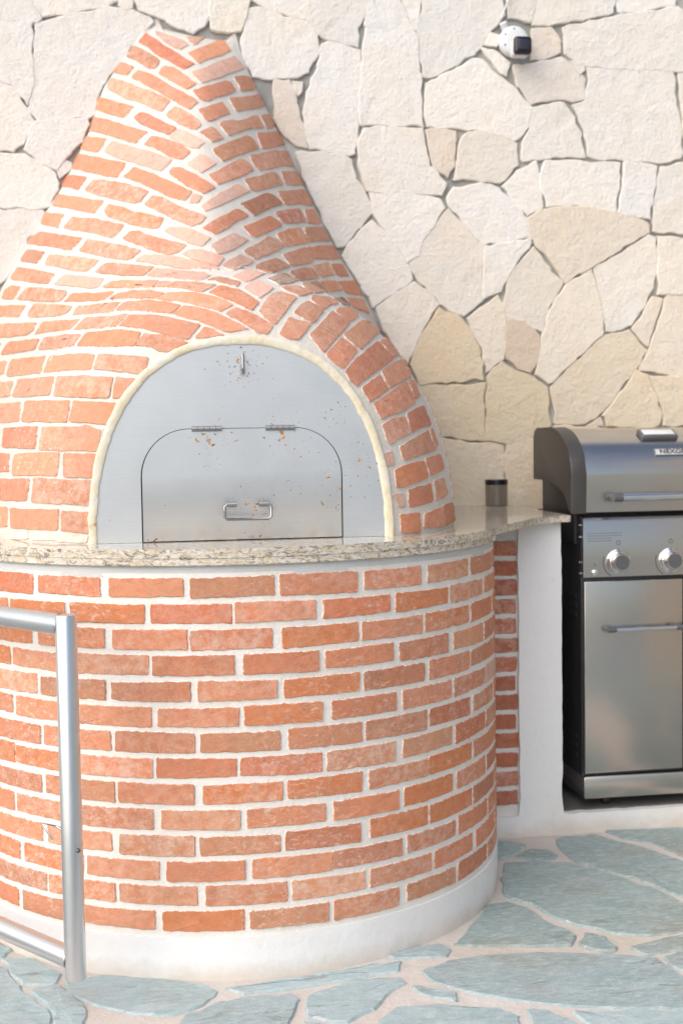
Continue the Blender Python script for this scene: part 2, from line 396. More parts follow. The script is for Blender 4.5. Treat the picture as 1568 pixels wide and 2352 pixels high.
gr = mesh_obj('ground', [(-60, -60, -.006), (60, -60, -.006), (60, 60, -.006), (-60, 60, -.006)], [(0, 1, 2, 3)],
              m_plain('terrace ground', (.33, .34, .33), .8, 0, .3, .4, 6)); tag(gr, kind='structure')
fl = empty('floor', (.8, 3.0, 0), kind='structure')
# grout bed, gently uneven
nx, ny = 90, 70; xs = np.linspace(-3.2, 4.2, nx); ys = np.linspace(-.4, 4.34, ny)
gx, gy = np.meshgrid(xs, ys); gz = -.002 + .0010 * np.sin(gx * 9 + gy * 5) + rng.normal(0, .0006, gx.shape)
mesh_obj('grout_bed', np.stack([gx.ravel(), gy.ravel(), gz.ravel()], 1),
         [(j * nx + i, j * nx + i + 1, (j + 1) * nx + i + 1, (j + 1) * nx + i) for j in range(ny - 1) for i in range(nx - 1)], M['grout'], fl)
T6 = px_region(1800, 2500, 1.4737); T8 = px_region(300, 3200, .645); T7 = px_region(0, 2300, 1.31)
FLOOR6 = parse('''
275,1280 340,1275 435,1300 400,1330 290,1385 270,1370
390,1372 470,1327 580,1332 620,1355 600,1382 480,1380
905,1216 1372,1203 1470,1205 1470,1395 1372,1360 1200,1290 1020,1255
630,1262 700,1256 850,1236 960,1272 1150,1322 1372,1402 1480,1440 1480,1650 1372,1602 1200,1530 1080,1490 850,1430 740,1392 650,1320
330,1412 480,1396 700,1407 850,1452 1050,1510 1200,1560 1372,1650 1500,1710 1500,1785 1300,1818 1100,1828 960,1813 740,1760 620,1720 500,1650 330,1595 315,1500
230,1652 340,1637 430,1672 560,1752 640,1790 730,1832 715,1885 500,1890 300,1890 40,1890 120,1790
790,1815 900,1842 975,1900 970,1920 880,1915 770,1890
1050,1900 1250,1860 1372,1832 1520,1800 1520,1912 1372,1915 1150,1945''')
FLOOR8 = parse('''
895,445 960,420 1060,405 1180,397 1400,402 1500,412 1540,440 1580,480 1600,540 1350,535 1170,522 1010,497 925,470
810,398 870,382 940,374 968,390 960,405 830,408
390,490 480,478 640,450 760,430 840,420 838,440 700,462 560,485 440,497
605,510 640,490 760,465 840,460 850,475 800,505 760,540 700,572 600,560
870,480 900,485 980,500 985,515 920,508
-20,470 80,456 200,465 340,480 370,495 330,530 260,555 150,550 60,530 -20,500
280,565 380,520 560,500 572,520 560,550 540,600 300,660 220,650
790,572 830,537 930,532 1100,542 1140,562 1170,660 770,660
1175,542 1210,547 1280,572 1340,630 1200,660 1185,600
1290,548 1400,550 1568,548 1660,562 1660,660 1390,650 1340,600
1515,405 1568,394 1660,380 1660,470 1575,445
592,575 700,585 690,660 580,660''')
FLOOR7 = parse('''
20,2012 150,2022 310,2098 300,2140 135,2150 65,2092
-60,2050 10,2060 85,2155 245,2292 270,2420 -80,2420
160,2172 300,2152 375,2212 440,2282 420,2420 320,2420 295,2300
-90,1930 -5,1935 50,1965 10,2000 -90,2010''')
def place_floor(P, h):
    r = on_z(P, 0); r[:, 2] = h; return r
k = 0
for T, lst in ((T6, FLOOR6), (T8, FLOOR8), (T7, FLOOR7)):
    for poly in lst:
        p = T(poly); g = .9 + .25 * rng.random(); base = np.array([.465, .56, .585]) if T is not T6 else np.array([.36, .45, .445])
        w = on_z(p, 0)[:, :2]
        w = w if area2(w) > 0 else w[::-1]; w = inset(w, -.007)
        piece('paving_stone', w, lambda P, h: np.column_stack([P, h]), M['slate'], fl, .022, .0026, .02, .0032, .004, .0008, tuple(base * g), .003, .6, .06)
TR = on_z([(-40, 2130), (1600, 1880), (1640, 2420), (-60, 2420)], 0)[:, :2]
seeds = []
for gy_ in np.arange(-.3, 4.3, .36):
    for gx_ in np.arange(-3.1, 4.2, .46): seeds.append((gx_ + rng.uniform(-.2, .2), gy_ + rng.uniform(-.15, .15)))
seeds = np.array(seeds)
def inside(p, q):
    c = False
    for i in range(len(q)):
        a, b = q[i - 1], q[i]
        if (a[1] > p[1]) != (b[1] > p[1]) and p[0] < (b[0] - a[0]) * (p[1] - a[1]) / (b[1] - a[1]) + a[0]: c = not c
    return c
TRW = on_z([(-20, 2060), (0, 2110), (1140, 1905), (1625, 1895), (1665, 2400), (700, 2440), (-60, 2440)], 0)[:, :2]
for cell in voronoi(seeds, (-3.2, 4.2, -.4, 4.3)):
    if cell is None: continue
    c = cell.mean(0)
    if any(inside(q, TRW) for q in list(cell) + [c] + list((cell + c) / 2)): continue
    if math.hypot(c[0] - XO, c[1] - YO) < RB + .25 and c[1] > 2.6 and False: continue
    if c[1] > 3.75 and c[0] > 1.0: continue
    if math.hypot(c[0] - XO, c[1] - YO) < RB: continue
    cell = c + (cell - c) * .93
    piece('paving_stone', cell, lambda P, h: np.column_stack([P, h]), M['slate'], fl, .06, .004, .02, .0045, .004, .001, tuple(np.array([.225, .285, .29]) * rng.uniform(.85, 1.15)))

# ------------------------------------------------------------------ stone wall
wall = empty('stone_wall', (.8, YW + .2, 0), 'pale dry-laid limestone wall behind the brick oven and the grill', 'wall')
box('backing', -3.2, 4.6, YW + .014, YW + .35, -.05, 3.4, M['backing'], wall)
A1 = px_region(0, 0, 1.1479); A2 = px_region(1100, 0, .9614); A3 = px_region(1100, 800, .9614)
S1 = parse('''
-130,-120 150,-120 140,0 165,40 190,85 178,100 60,92 -140,85
145,-120 530,-120 545,0 500,25 290,62 200,80 170,40 146,0
553,-20 610,5 608,35 562,40 546,22
160,112 300,77 500,37 600,42 688,80 700,95 680,125 610,210 560,270 500,350 465,400 440,460 435,530 400,540 180,545 135,500 155,420 160,200
-140,92 150,97 153,400 125,478 60,388 -140,300
-150,310 0,316 68,404 128,512 160,560 100,658 60,693 -150,700
167,557 250,543 405,550 410,580 385,640 330,698 260,783 180,738 107,680 132,620
310,740 328,750 325,775 272,815 265,790
-150,707 108,703 248,792 263,812 268,840 230,948 190,957 -150,945
-150,952 198,968 218,978 160,1060 125,1090 110,1150 50,1250 -2,1300 -150,1420
620,-20 700,-120 960,-120 968,0 963,60 943,115 890,148 850,140 760,93 702,68 632,40
975,-120 1130,-120 1142,0 1133,60 1103,145 1030,150 967,135 967,80
1150,-10 1180,-130 1415,-130 1418,0 1403,88 1340,73 1200,28
1147,32 1190,32 1340,82 1408,97 1458,170 1463,240 1418,320 1368,355 1270,360 1160,345 1145,300 1107,205 1122,120''')
S2 = parse('''
132,0 150,-100 360,-100 365,0 358,40 328,100 318,183 250,163 177,143 127,80
180,172 210,157 328,195 333,330 318,480 308,593 230,588 132,573 112,430 122,350 167,260
-2,306 58,311 83,390 123,568 80,560 50,530 -2,452
65,312 105,317 103,350 90,368 76,340
377,-100 478,-100 482,0 543,140 558,280 568,483 450,483 332,478 327,400 337,200 347,100
490,0 500,-80 560,-80 558,0 545,118 537,122
567,0 565,-100 862,-100 870,0 883,50 838,110 768,200 690,248 610,298 572,298 552,150
892,0 900,-100 1000,-100 1003,0 983,88 900,73
832,127 863,132 853,178 802,173
792,182 840,192 903,240 888,293 870,280 830,230
582,312 620,307 760,227 800,232 868,300 938,350 983,410 968,488 930,543 850,518 740,493 582,488 577,400
1015,0 1020,-100 1305,-100 1308,0 1298,50 1180,73 1060,93 988,95 1002,40
1312,0 1315,-110 1560,-110 1543,0 1538,18 1440,33 1322,43
1107,112 1200,87 1330,62 1550,27 1660,100 1700,272 1400,268 1190,253 1112,200
987,112 1060,102 1098,160 1098,203 1020,233 987,233
912,250 1000,242 1100,222 1150,252 1188,300 1193,383 1140,388 1090,378 987,398 932,330
1125,230 1180,241 1190,268 1170,288
1202,262 1528,277 1543,380 1566,580 1558,608 1440,623 1202,603 1192,500 1142,402 1196,392
1552,282 1720,290 1720,590 1577,570
992,412 1113,392 1148,450 1178,540 1193,598 1060,603 947,618 952,560 982,490
337,487 568,497 578,580 598,640 657,700 638,753 500,738 352,733 322,630 322,560
577,497 698,502 693,560 688,640 665,688 602,630
712,530 750,507 820,507 928,557 933,630 868,703 820,693 682,693 702,600
82,582 130,582 260,602 293,612 308,680 368,790 368,820 328,868 260,950 240,950 120,700
877,712 940,652 1008,622 1018,680 1028,798 965,828 922,780
1032,622 1328,622 1318,700 1308,813 1130,788 1042,788 1022,700
1342,622 1468,642 1448,760 1438,843 1322,823
1482,642 1720,600 1720,912 1452,888 1457,780
367,742 500,742 638,767 653,795 590,890 545,985 513,1012 440,920 382,830
662,760 690,722 820,702 858,722 958,830 978,903 900,928 802,943 742,880 672,790''')
S3 = parse('''
665,32 798,177 793,383 725,448 632,400 522,265 522,245 582,150
375,77 430,132 508,247 528,308 460,358 380,413 330,330 262,210 292,160
802,177 978,152 983,165 903,280 868,348 802,380
972,70 1030,32 1200,27 1310,52 1438,92 1438,123 1350,178 1220,258 1115,318 1062,240 992,160
992,177 1108,320 1058,400 1028,507 892,448 882,370 907,290
530,317 598,362 628,405 560,508 510,626 480,600 422,500 387,420 462,362
635,417 718,457 768,520 798,620 808,688 700,698 552,708 522,640 572,510
860,367 878,400 888,458 878,608 815,663 792,560 737,455
892,457 960,467 1018,517 1008,600 988,663 930,648 887,608
1117,327 1218,267 1243,370 1263,508 1160,608 1050,708 1002,668 1022,560 1052,430
1227,267 1440,137 1463,142 1458,290 1438,370 1368,488 1272,508 1252,400
1472,142 1720,150 1720,372 1512,358 1472,368
1452,367 1488,382 1433,568 1377,500
1502,367 1720,377 1720,690 1480,668 1402,648 1442,570 1492,430
1272,517 1363,502 1428,580 1388,648 1298,768 1240,828 1190,863 1077,863 1062,717 1162,620
817,682 870,622 930,662 1000,682 1043,717 1058,868 1000,903 900,938 812,928 812,800
547,717 808,707 803,928 720,918 622,903 582,800
560,910 740,932 878,947 878,1058 868,1230 620,1230 560,1060
892,947 983,917 1040,930 1050,1230 882,1230 886,1058
1392,657 1428,672 1488,830 1478,870 1282,872 1262,832
1432,677 1720,692 1720,865 1500,868 1487,790
1070,872 1185,875 1265,880 1480,885 1500,1040 1300,1060 1065,1050
1252,838 1262,866 1200,868
1505,880 1720,880 1720,1060 1515,1045
1062,1062 1300,1072 1330,1240 1056,1240
1310,1072 1510,1055 1720,1072 1720,1240 1340,1240''')
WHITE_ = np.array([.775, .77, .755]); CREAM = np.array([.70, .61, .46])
def place_wall(P, h): 
    return np.column_stack([P[:, 0], YW - h, P[:, 1]])
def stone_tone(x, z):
    t = np.clip((1.95 - z) / .85, 0, 1) * np.clip((x + .1) / .9, .25, 1)  # creamier to lower right: yellow staining plus light falloff painted into the colour
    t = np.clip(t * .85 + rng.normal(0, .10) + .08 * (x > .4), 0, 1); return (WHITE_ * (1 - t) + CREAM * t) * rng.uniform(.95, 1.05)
SPECIAL = {(3, 8): (.64, .555, .47), (3, 15): (.67, .60, .46), (3, 6): (.70, .61, .465), (2, 26): (.76, .76, .76), (3, 3): (.71, .655, .58),
           (2, 21): (.71, .655, .59), (2, 14): (.72, .67, .62), (2, 2): (.72, .67, .62), (2, 15): (.73, .70, .67)}
for si, (T, lst) in enumerate(((A1, S1), (A2, S2), (A3, S3)), 1):
    for qi, poly in enumerate(lst):
        w = on_y(T(poly), YW)[:, [0, 2]]; w = w if area2(w) > 0 else w[::-1]; w = inset(w, -.0045); c = w.mean(0)
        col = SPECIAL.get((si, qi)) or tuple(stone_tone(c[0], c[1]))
        big = abs(area2(w)); st = .020 if big > .01 else .012
        piece('stone', w, place_wall, M['stone'], wall, st, .0024 if big > .01 else .001, .06, rng.uniform(-.0015, .003), .003 if big > .01 else .002, .0005, col, .003, .6, .04)
# the rest of the wall, beyond what the picture shows
def fill(rect, d):
    x0, x1, z0, z1 = rect; sd = []
    for zz in np.arange(z0, z1, d * .8):
        for xx in np.arange(x0, x1, d): sd.append((xx + rng.uniform(.1, .9) * d, zz + rng.uniform(.1, .7) * d))
    for cell in voronoi(np.array(sd), rect):
        if cell is None or abs(area2(cell)) < .004: continue
        c = cell.mean(0); cell = c + (cell - c) * .982
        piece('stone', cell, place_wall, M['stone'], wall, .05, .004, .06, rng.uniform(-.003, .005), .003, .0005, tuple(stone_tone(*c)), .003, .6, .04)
WX0 = on_y([(-130, 300)], YW)[0, 0] ; WX1 = on_y([(1672, 600)], YW)[0, 0]; WZ1 = on_y([(784, -62)], YW)[0, 2]
fill((-3.1, WX0 + .02, .0, 3.3), .34); fill((WX1, 4.5, 0, 3.3), .34); fill((WX0 + .02, WX1, WZ1 + .03, 3.3), .33)
fill((1.30, WX1, .07, .93), .33)

# ------------------------------------------------------------------ brick oven
oven = empty('brick_oven', (XO, YO, 0), 'domed wood-fired oven of red brick on a round brick drum, steel door', 'oven')
def cyl(R_, z0, z1, name, mat, parent, t0=-180, t1=180, n=160, nz=2, wob=0.):
    th = np.radians(np.linspace(t0, t1, n)); zs = np.linspace(z0, z1, nz); V = []
    for z in zs:
        for a in th: 
            r = R_ + wob * (math.sin(a * 7 + z * 20) + math.sin(a * 17 + 2 + z * 9)) ; V.append((XO + r * math.sin(a), YO - r * math.cos(a), z))
    Fc = [(j * n + i, j * n + i + 1, (j + 1) * n + i + 1, (j + 1) * n + i) for j in range(nz - 1) for i in range(n - 1)]
    if t0 == -180: Fc += [tuple(range(n - 1))[::-1], tuple((nz - 1) * n + i for i in range(n - 1))]
    return V, Fc
drum = mesh_obj('base_drum', *cyl(RB - .0022, .06, .944, 'd', None, None, nz=12), M['mortar'], oven, True, None, None, 50)
V, Fc = cyl(RB + .004, -.01, .100, 'p', None, None, nz=4, wob=.0008)
mesh_obj('plinth_band', V, Fc, M['white'], oven, True, None, None, 50)
V, Fc = cyl(RB - .003, .934, .9612, 'c', None, None, nz=3, wob=.001)
mesh_obj('cement_bed', V, Fc, M['cement'], oven, True, None, None, 50)

CLAY = np.array([.48, .21, .122])
def clay(t='r'):
    g = rng.normal(0, .10); h = rng.normal(0, .08)
    c = CLAY * np.array([1 + g, 1 + g + h, 1 + g + h * 1.2])
    if t == 'o': c = np.array([.50, .19, .085])
    if t == 'p': c = np.array([.54, .35, .29]) * (1 + g * .6)
    if t == 'd': c = np.array([.22, .145, .095])
    if t == 't': c = np.array([.44, .21, .12])
    if t == 'w': c = np.array([.70, .67, .62])
    return tuple(c)
PITCHA = 15.4; TOPZ, NC = .9355, 14; DZ = (TOPZ - .1015) / NC
def place_drum(P, h):
    a = P[:, 0] / RB; r = RB + h; return np.column_stack([XO + r * np.sin(a), YO - r * np.cos(a), P[:, 1]])
SPECB = {(10, 5): 'd', (2, 3): 'o', (2, 5): 'o', (0, 5): 'o', (8, 12): 't', (11, 7): 't', (3, 4): 'o'}
for row in range(NC):
    ph = (4.2 if row % 2 == 0 else -3.3) + .10 * row + rng.normal(0, .25)
    zt = TOPZ - row * DZ; zb = zt - .0478
    for k_ in range(-9, 8):
        a0 = ph + PITCHA * k_ + .46 + rng.normal(0, .27); a1 = ph + PITCHA * (k_ + 1) - .46 + rng.normal(0, .27)
        if a0 < -125 or a1 > 112: continue
        s0, s1 = np.radians(a0) * RB, np.radians(a1) * RB; e = rng.normal(0, .0016, 4)
        poly = [(s0, zb + e[0]), (s1, zb + e[1]), (s1, zt + e[2]), (s0, zt + e[3])]
        col = clay('rrrrrrroo'[rng.integers(9)]) if rng.random() < .965 else clay('pt'[rng.integers(2)])
        piece('brick', poly, place_drum, M['brick'], drum, .009, .0006, .012, .0013 + rng.normal(0, .0006), .0018, .0003, col, .0022, .55, .1)

# --- dome and chimney shell
nphi, nr = 170, 110
phis = np.linspace(0, math.pi, nphi); V = []; arch = []
for ph in phis:
    c, s = math.cos(ph), math.sin(ph)
    ra = float(sup(c, s, .370, .497, 2.3)); rr = np.linspace(ra - .004, 1.9, 1500)
    vv = vtot(rr * c, 1 + rr * s); bad = np.where(vv < -.03)[0]; end = bad[0] if len(bad) else len(rr)
    rr, vv = rr[:end], vv[:end]; L = np.concatenate([[0], np.cumsum(np.hypot(np.diff(rr), np.diff(vv)))])
    q = np.interp(np.linspace(0, L[-1], nr), L, rr); w = np.interp(q, rr, vv)
    for a, b in zip(q, w): V.append((XO + a * c, YW - b, 1.0 + a * s))
V = np.array(V); nn = dome_normal(V); V = V - nn * .0024
Fc = [(i * nr + j, (i + 1) * nr + j, (i + 1) * nr + j + 1, i * nr + j + 1) for i in range(nphi - 1) for j in range(nr - 1)]
dome = mesh_obj('dome', V, Fc, M['mortar2'], oven)
SH = V.reshape(nphi, nr, 3); SN = nn.reshape(nphi, nr, 3); SL = np.linalg.norm(np.diff(SH, axis=1), axis=2).mean(1)      # arc length per step
def shell(P, h):
    f = np.clip(P[:, 0] / math.pi * (nphi - 1), 0, nphi - 1.001); i = f.astype(int); f = f - i
    def at(T):
        def one(ii):
            g = np.clip(P[:, 1] / SL[ii], 0, nr - 1.001); j = g.astype(int); g = (g - j)[:, None]; return T[ii, j] * (1 - g) + T[ii, j + 1] * g
        return one(i) * (1 - f)[:, None] + one(i + 1) * f[:, None]
    return at(SH) + at(SN) * (np.asarray(h) + .0024)[:, None]
FLANK = []
for side in (0, 1):
    for rw in range(6):
        ph0 = .012 + rw * .098; ph1 = ph0 + .080
        if side: ph0, ph1 = math.pi - ph1, math.pi - ph0
        pm = (ph0 + ph1) / 2; ii = int(pm / math.pi * (nphi - 1)); Q = SH[ii]; vw = CAMP - Q; face = (SN[ii] * vw).sum(1)
        d = Q - CAMP; dep = d @ np.array(fwd); xx = 784 + F * (d @ np.array(r2)) / dep
        hid = (xx < -62) if side else ((face < 0) & (np.arange(nr) > 6))
        if not hid.any(): continue
        j0 = int(np.argmax(hid)); nh = np.where(~hid[j0:])[0]; j1 = j0 + (int(nh[0]) if len(nh) else nr - 1 - j0); idx = [j0]
        s0 = idx[0] * SL[ii] + .012; s1 = SL[ii] * min(j1, nr - 1) - .05; x = s0 - (.1 * (rw % 2) if side else 0) ; x = max(x, s0)
        while x < s1 - .05:
            l = min(.19 if x > s0 or rw % 2 else .10, s1 - x); FLANK.append([(ph0, x), (ph1, x), (ph1, x + l), (ph0, x + l)]); x += l + .013
RG = dict(A=(400, 100, 3.136), B=(700, 100, 3.136), C=(200, 450, 3.136), D=(600, 450, 3.136), E=(900, 450, 3.136), F=(0, 800, 3.136),
          G=(400, 800, 3.136), H=(800, 800, 3.136), I=(1100, 800, 3.136), J=(0, 1100, 3.136), K=(400, 1050, 3.136), L=(800, 1050, 3.136),
          M=(1200, 1100, 3.136), N=(1350, 1450, 3.136), P=(1400, 1800, 3.136), Q=(0, 1400, 2.6133))
BRICKS = '''
A p 690,70 800,110 1040,195 1115,250 1000,305 820,215 700,115
A r 1065,145 1250,150 1340,150 1195,240 1120,205
A r 575,105 640,150 860,290 1100,440 1190,490 1040,555 880,450 740,385 600,270 480,210
A r 420,260 520,300 750,440 755,465 700,540 650,550 440,430 290,375 320,345
A r 800,510 940,545 1210,740 1110,800 1070,800 850,670 725,600
A r 260,465 430,515 345,635 170,590
A r 480,560 700,650 880,760 1100,880 1240,960 1150,1050 1000,990 740,830 390,645
A r 135,660 250,690 520,800 640,830 885,955 780,1080 700,1060 560,980 290,900 90,790
A r 930,1020 1080,1085 1267,1215 1270,1260 1190,1310 1000,1240 820,1120
A o -20,905 150,950 440,1030 380,1060 360,1120 290,1160 60,1090 -90,1045
A r 420,1160 490,1095 560,1100 627,1127 777,1207 967,1297 870,1370 747,1327 520,1240
D p 350,205 480,250 690,375 600,445 500,430 235,300
C r 545,60 700,90 1000,180 1230,245 1150,300 1090,385 960,345 700,265 480,220
D r 10,300 130,310 400,415 510,495 395,590 240,540 60,440 -80,395
C r 440,300 570,305 710,325 600,500 480,480 370,450
C p 800,365 1100,450 1540,590 1480,660 1400,730 1180,665 800,545 685,480 740,400
D r 290,685 400,700 600,800 830,945 700,1010 480,920 235,755
C r 340,520 560,560 960,640 930,690 850,805 700,790 270,690
D t -204,690 30,770 250,865 535,1000 430,1110 270,1060 60,960 -150,870 -340,800
D p 550,1015 660,1050 600,1120 480,1140
C r 200,790 470,805 360,970 230,930 120,930
C r 540,850 650,850 1000,910 1240,990 1130,1125 1050,1130 640,1040 430,970
G t 657,-57 760,-40 1000,80 1340,210 1270,290 1150,320 900,220 660,100 550,45
F r 720,-65 900,-40 1310,15 1260,80 1190,160 900,100 655,65
G o 100,60 300,90 360,130 810,235 740,340 650,355 400,295 100,200 40,130
G p 870,340 1050,340 1400,480 1290,570 1150,545 800,385
F r 560,160 830,185 770,240 730,345 640,320 505,305
F t 890,215 1200,240 1560,315 1490,400 1410,475 1150,400 790,350
G r 390,385 500,390 640,460 800,490 1090,565 980,660 850,680 600,600 265,470
G p 1020,680 1110,625 1300,640 1560,725 1480,830 1260,770
F r 500,405 620,415 1045,480 890,625 700,585 340,540 380,470
F r 1095,495 1350,540 1500,565 1780,640 1640,730 1600,750 1300,700 985,630
G p 540,685 750,690 1000,720 1450,830 1500,870 1100,860 850,820 430,750
F r 340,630 580,645 470,790 370,780 255,765
F r 620,690 900,710 1260,755 1100,885 930,880 555,805
G r -70,895 40,810 120,785 250,800 690,840 560,940 300,940
G p 700,850 900,870 1350,920 1400,940 1250,1000 1150,1005 850,970 570,945
F r 210,845 480,885 700,930 600,1045 400,1025 120,980
F p 820,935 1000,950 1310,990 1220,1090 1130,1100 665,1045
K r 140,235 350,225 760,230 630,310 380,320 20,310
K t 790,240 1100,240 1470,275 1270,375 1000,325 650,310
L r 75,215 240,180 520,245 470,300 280,255
J o 150,130 265,140 180,290 20,300 60,200
J r 340,160 540,170 850,190 830,240 760,325 450,320 200,305
J r 920,230 1200,225 1460,205 1300,310 1000,325 790,335
K r 200,395 400,360 640,355 820,385 690,450 400,450 105,455
K r 840,380 1130,370 1400,420 1560,470 1680,525 1520,610 1440,590 1060,500 700,455
L o 250,290 500,350 740,490 720,520 670,600 600,580 430,500 100,370
J r -250,385 330,385 240,515 -300,520
J r 420,370 700,370 920,395 830,480 700,510 330,520
J t 980,395 1250,365 1530,340 1400,460 1200,475 900,500
K r 300,500 600,475 850,500 1020,530 890,635 500,600 190,600
K r 1050,540 1200,555 1460,630 1590,690 1880,840 1650,870 1540,850 1290,750 900,640
L r 430,560 620,620 930,790 850,900 720,880 600,790 310,640
J r -250,660 100,615 470,600 430,680 360,740 0,780 -330,810
J r 520,600 750,570 1020,555 890,670 600,710 420,740
J r 1060,555 1300,525 1620,490 1460,630 1200,660 910,690
K r 390,650 750,660 1000,720 1260,775 1120,955 1000,950 550,830 230,790
K r 1315,800 1420,840 1560,910 1400,930 1180,940
J r -250,900 20,850 -40,960 -300,1000
J t 100,850 300,820 510,795 430,930 200,970 0,1000
J r 560,790 800,760 1030,740 920,880 700,920 470,940
J o 1070,730 1300,705 1490,690 1770,715 1690,880 1450,885 960,880
K r 550,885 800,920 1000,960 1120,1010 870,1110 750,1120 650,1060 440,1045
Q r -150,130 85,110 30,240 -200,290
Q r 120,100 490,60 430,230 60,270
Q r 520,70 800,40 1000,45 950,190 800,200 440,230
Q r 1030,45 1300,60 1560,80 1530,180 1480,245 970,190
Q r -150,350 150,325 100,480 -180,500
Q r 190,310 580,280 520,470 120,490
Q r 600,280 900,270 1190,285 1140,495 560,480
Q r 1220,285 1430,295 1350,420 1270,510 1170,500
Q r -180,580 230,545 200,740 -200,760
Q r 270,535 740,530 700,750 220,745
Q r 770,535 1230,560 1150,775 720,745
Q r -250,840 5,830 -10,1010 -250,1020
Q r 40,820 400,800 370,1030 20,1010
Q r 440,810 850,800 900,785 1060,830 1030,1050 400,1040
Q r 1090,825 1145,825 1110,930 1060,990
Q r -250,1080 115,1085 100,1270 -250,1280
Q r 150,1090 400,1070 630,1075 600,1305 120,1305
Q r 665,1085 1045,1090 1000,1330 660,1325
Q r -250,1360 320,1350 280,1575 -250,1560
Q r 350,1345 980,1370 965,1620 330,1590
Q r -250,1640 90,1645 80,1840 -250,1850
Q r 110,1660 500,1670 620,1670 600,1880 105,1855
Q r 640,1680 940,1690 930,1920 640,1890
Q w -250,1885 290,1892 300,1972 -250,1980
Q w 320,1892 640,1910 925,1942 905,2010 320,1975
B r 140,360 380,270 560,190 640,200 710,320 500,390 300,475 230,420
B p 205,595 390,540 560,460 750,400 880,530 640,620 350,715 290,690
B r 220,825 400,770 640,700 690,710 770,810 690,850 420,940 320,940
B t 740,650 880,630 960,680 1010,790 960,815 830,820
B t 670,915 860,900 1050,870 1165,990 1030,1040 760,1070
B r 280,1070 590,970 700,1100 600,1130 440,1205 390,1190
D r 610,240 780,180 930,320 790,370
D r 860,150 900,110 1130,100 1340,40 1440,180 1200,210 980,280
E t 440,20 560,20 670,170 530,190
D t 780,460 1000,370 1220,285 1290,320 1370,440 1100,530 920,605 820,530
E r 390,260 680,240 775,410 620,425 480,450
D p 460,640 640,520 820,610 830,640 640,755
D r 730,790 870,720 1130,580 1190,590 1310,710 1100,810 850,900 800,860
E r 300,545 600,480 830,490 890,660 740,665 440,715 380,680
D p 640,1180 840,1040 1100,900 1260,980 1100,1050 860,1170 680,1240
E t 235,850 600,750 660,770 740,890 590,930 370,985 320,960
E r 690,735 900,740 1005,910 770,900
H r 160,270 480,110 620,190 450,270 280,380 180,430 30,350
H r 490,45 610,0 853,-87 940,-50 1050,45 880,95 680,185 570,100
E r 650,990 950,975 1020,980 1110,1160 960,1140 750,1140
H p 130,580 320,460 440,420 620,500 500,570 330,660 240,670
H r 520,340 660,290 880,200 1045,310 850,400 680,470
H r 935,155 1240,105 1350,260 1150,285 1040,280
I r 360,105 490,125 590,300 430,290
H p 275,820 360,760 500,690 690,760 620,800 410,880
H r 535,635 700,560 860,465 960,490 1070,575 900,660 700,740
H o 950,415 1240,340 1390,520 1250,550 1090,580
I r 350,345 600,340 710,520 560,510 450,520
H p 390,970 600,880 850,920 620,1010 540,1020
H r 710,810 960,730 1140,830 950,890 850,910 680,850
H r 1020,690 1310,600 1450,720 1360,790 1150,820
I r 400,590 560,570 730,580 830,740 660,735 510,735
L p 545,320 640,240 720,230 930,310 850,380 745,450
H d 840,980 1060,920 1250,1010 1150,1040 1010,1055
H r 1120,895 1310,850 1430,870 1500,960 1280,1005 1220,990
I r 450,810 660,790 755,940 580,960
I r 690,790 840,800 940,960 790,950
L r 730,610 850,440 920,380 1000,360 1220,430 1080,600 950,780 900,760
L r 1000,310 1070,295 1250,300 1420,380 1240,415
I r 330,1060 530,1025 680,1150 480,1165 390,1110
I r 560,1012 740,1008 860,1135 690,1140
I r 775,1012 985,1015 1110,1205 900,1155
M r -84,470 20,370 110,330 300,440 160,605
M r 130,300 160,255 300,265 390,290 490,355 370,375 310,425
M d 420,280 530,290 640,385 540,370
M r 580,280 790,310 880,490 760,440 660,390
L r 980,900 1110,690 1400,770 1330,860 1240,970 1100,960
M r 435,440 490,400 640,420 740,510 700,540 635,575
M r 385,455 630,585 470,760 290,975 120,745 280,600
M r 320,1000 520,790 600,840 720,940 540,1170 470,1130
M r 545,750 770,570 840,570 1010,700 900,790 760,930 620,820
M r 570,1200 760,1010 975,830 1150,1020 1160,1050 985,1180 850,1290 710,1400 620,1310
M r 1000,820 1080,780 1170,860 1240,990 1165,1030
N r 300,320 520,160 640,330 400,490
N r 550,100 680,20 830,-60 870,0 920,170 800,230 650,320
N r 450,520 870,240 975,490 820,600 680,650 550,710
N r 900,230 940,215 1040,430 980,450
N r 560,780 700,700 840,680 920,890 720,980 690,1020 640,1020
N r 860,640 1080,530 1170,780 1000,830 940,880
N r 780,1060 1100,870 1130,850 1230,1090 1080,1140 830,1230
N r 1160,830 1185,815 1255,1050 1230,1070
P p 410,40 520,10 550,180 460,200
P o 560,250 680,190 920,140 975,350 740,440 590,480
P r 940,105 1130,50 1180,240 1010,330
P r 730,500 1010,420 1040,650 750,720
P r 1060,380 1170,340 1220,570 1080,630
P p 540,550 660,540 690,720 610,720
P o 630,810 870,790 885,1030 640,1040
P r 930,800 1150,710 1185,950 930,980
P r 1170,690 1270,650 1310,890 1200,950'''
def dusty(t): return tuple(.86 * np.array(clay(t)) + .14 * np.array([.56, .40, .33]))
def thicken(p, d):          # brick a little taller, same length
    c = p.mean(0); w_, v_ = np.linalg.eigh(np.cov((p - c).T)); q = (p - c) @ v_; ext = q[:, 0].max() - q[:, 0].min()
    if w_[1] < 2.2 * w_[0]: return c + (p - c) * (1 + .8 * d / max(ext, 1))
    q[:, 0] *= 1 + 2 * d / ext; return c + q @ v_.T
def place_dome(P, h):
    W = dome_hit(P); return W + dome_normal(W) * np.asarray(h)[:, None]
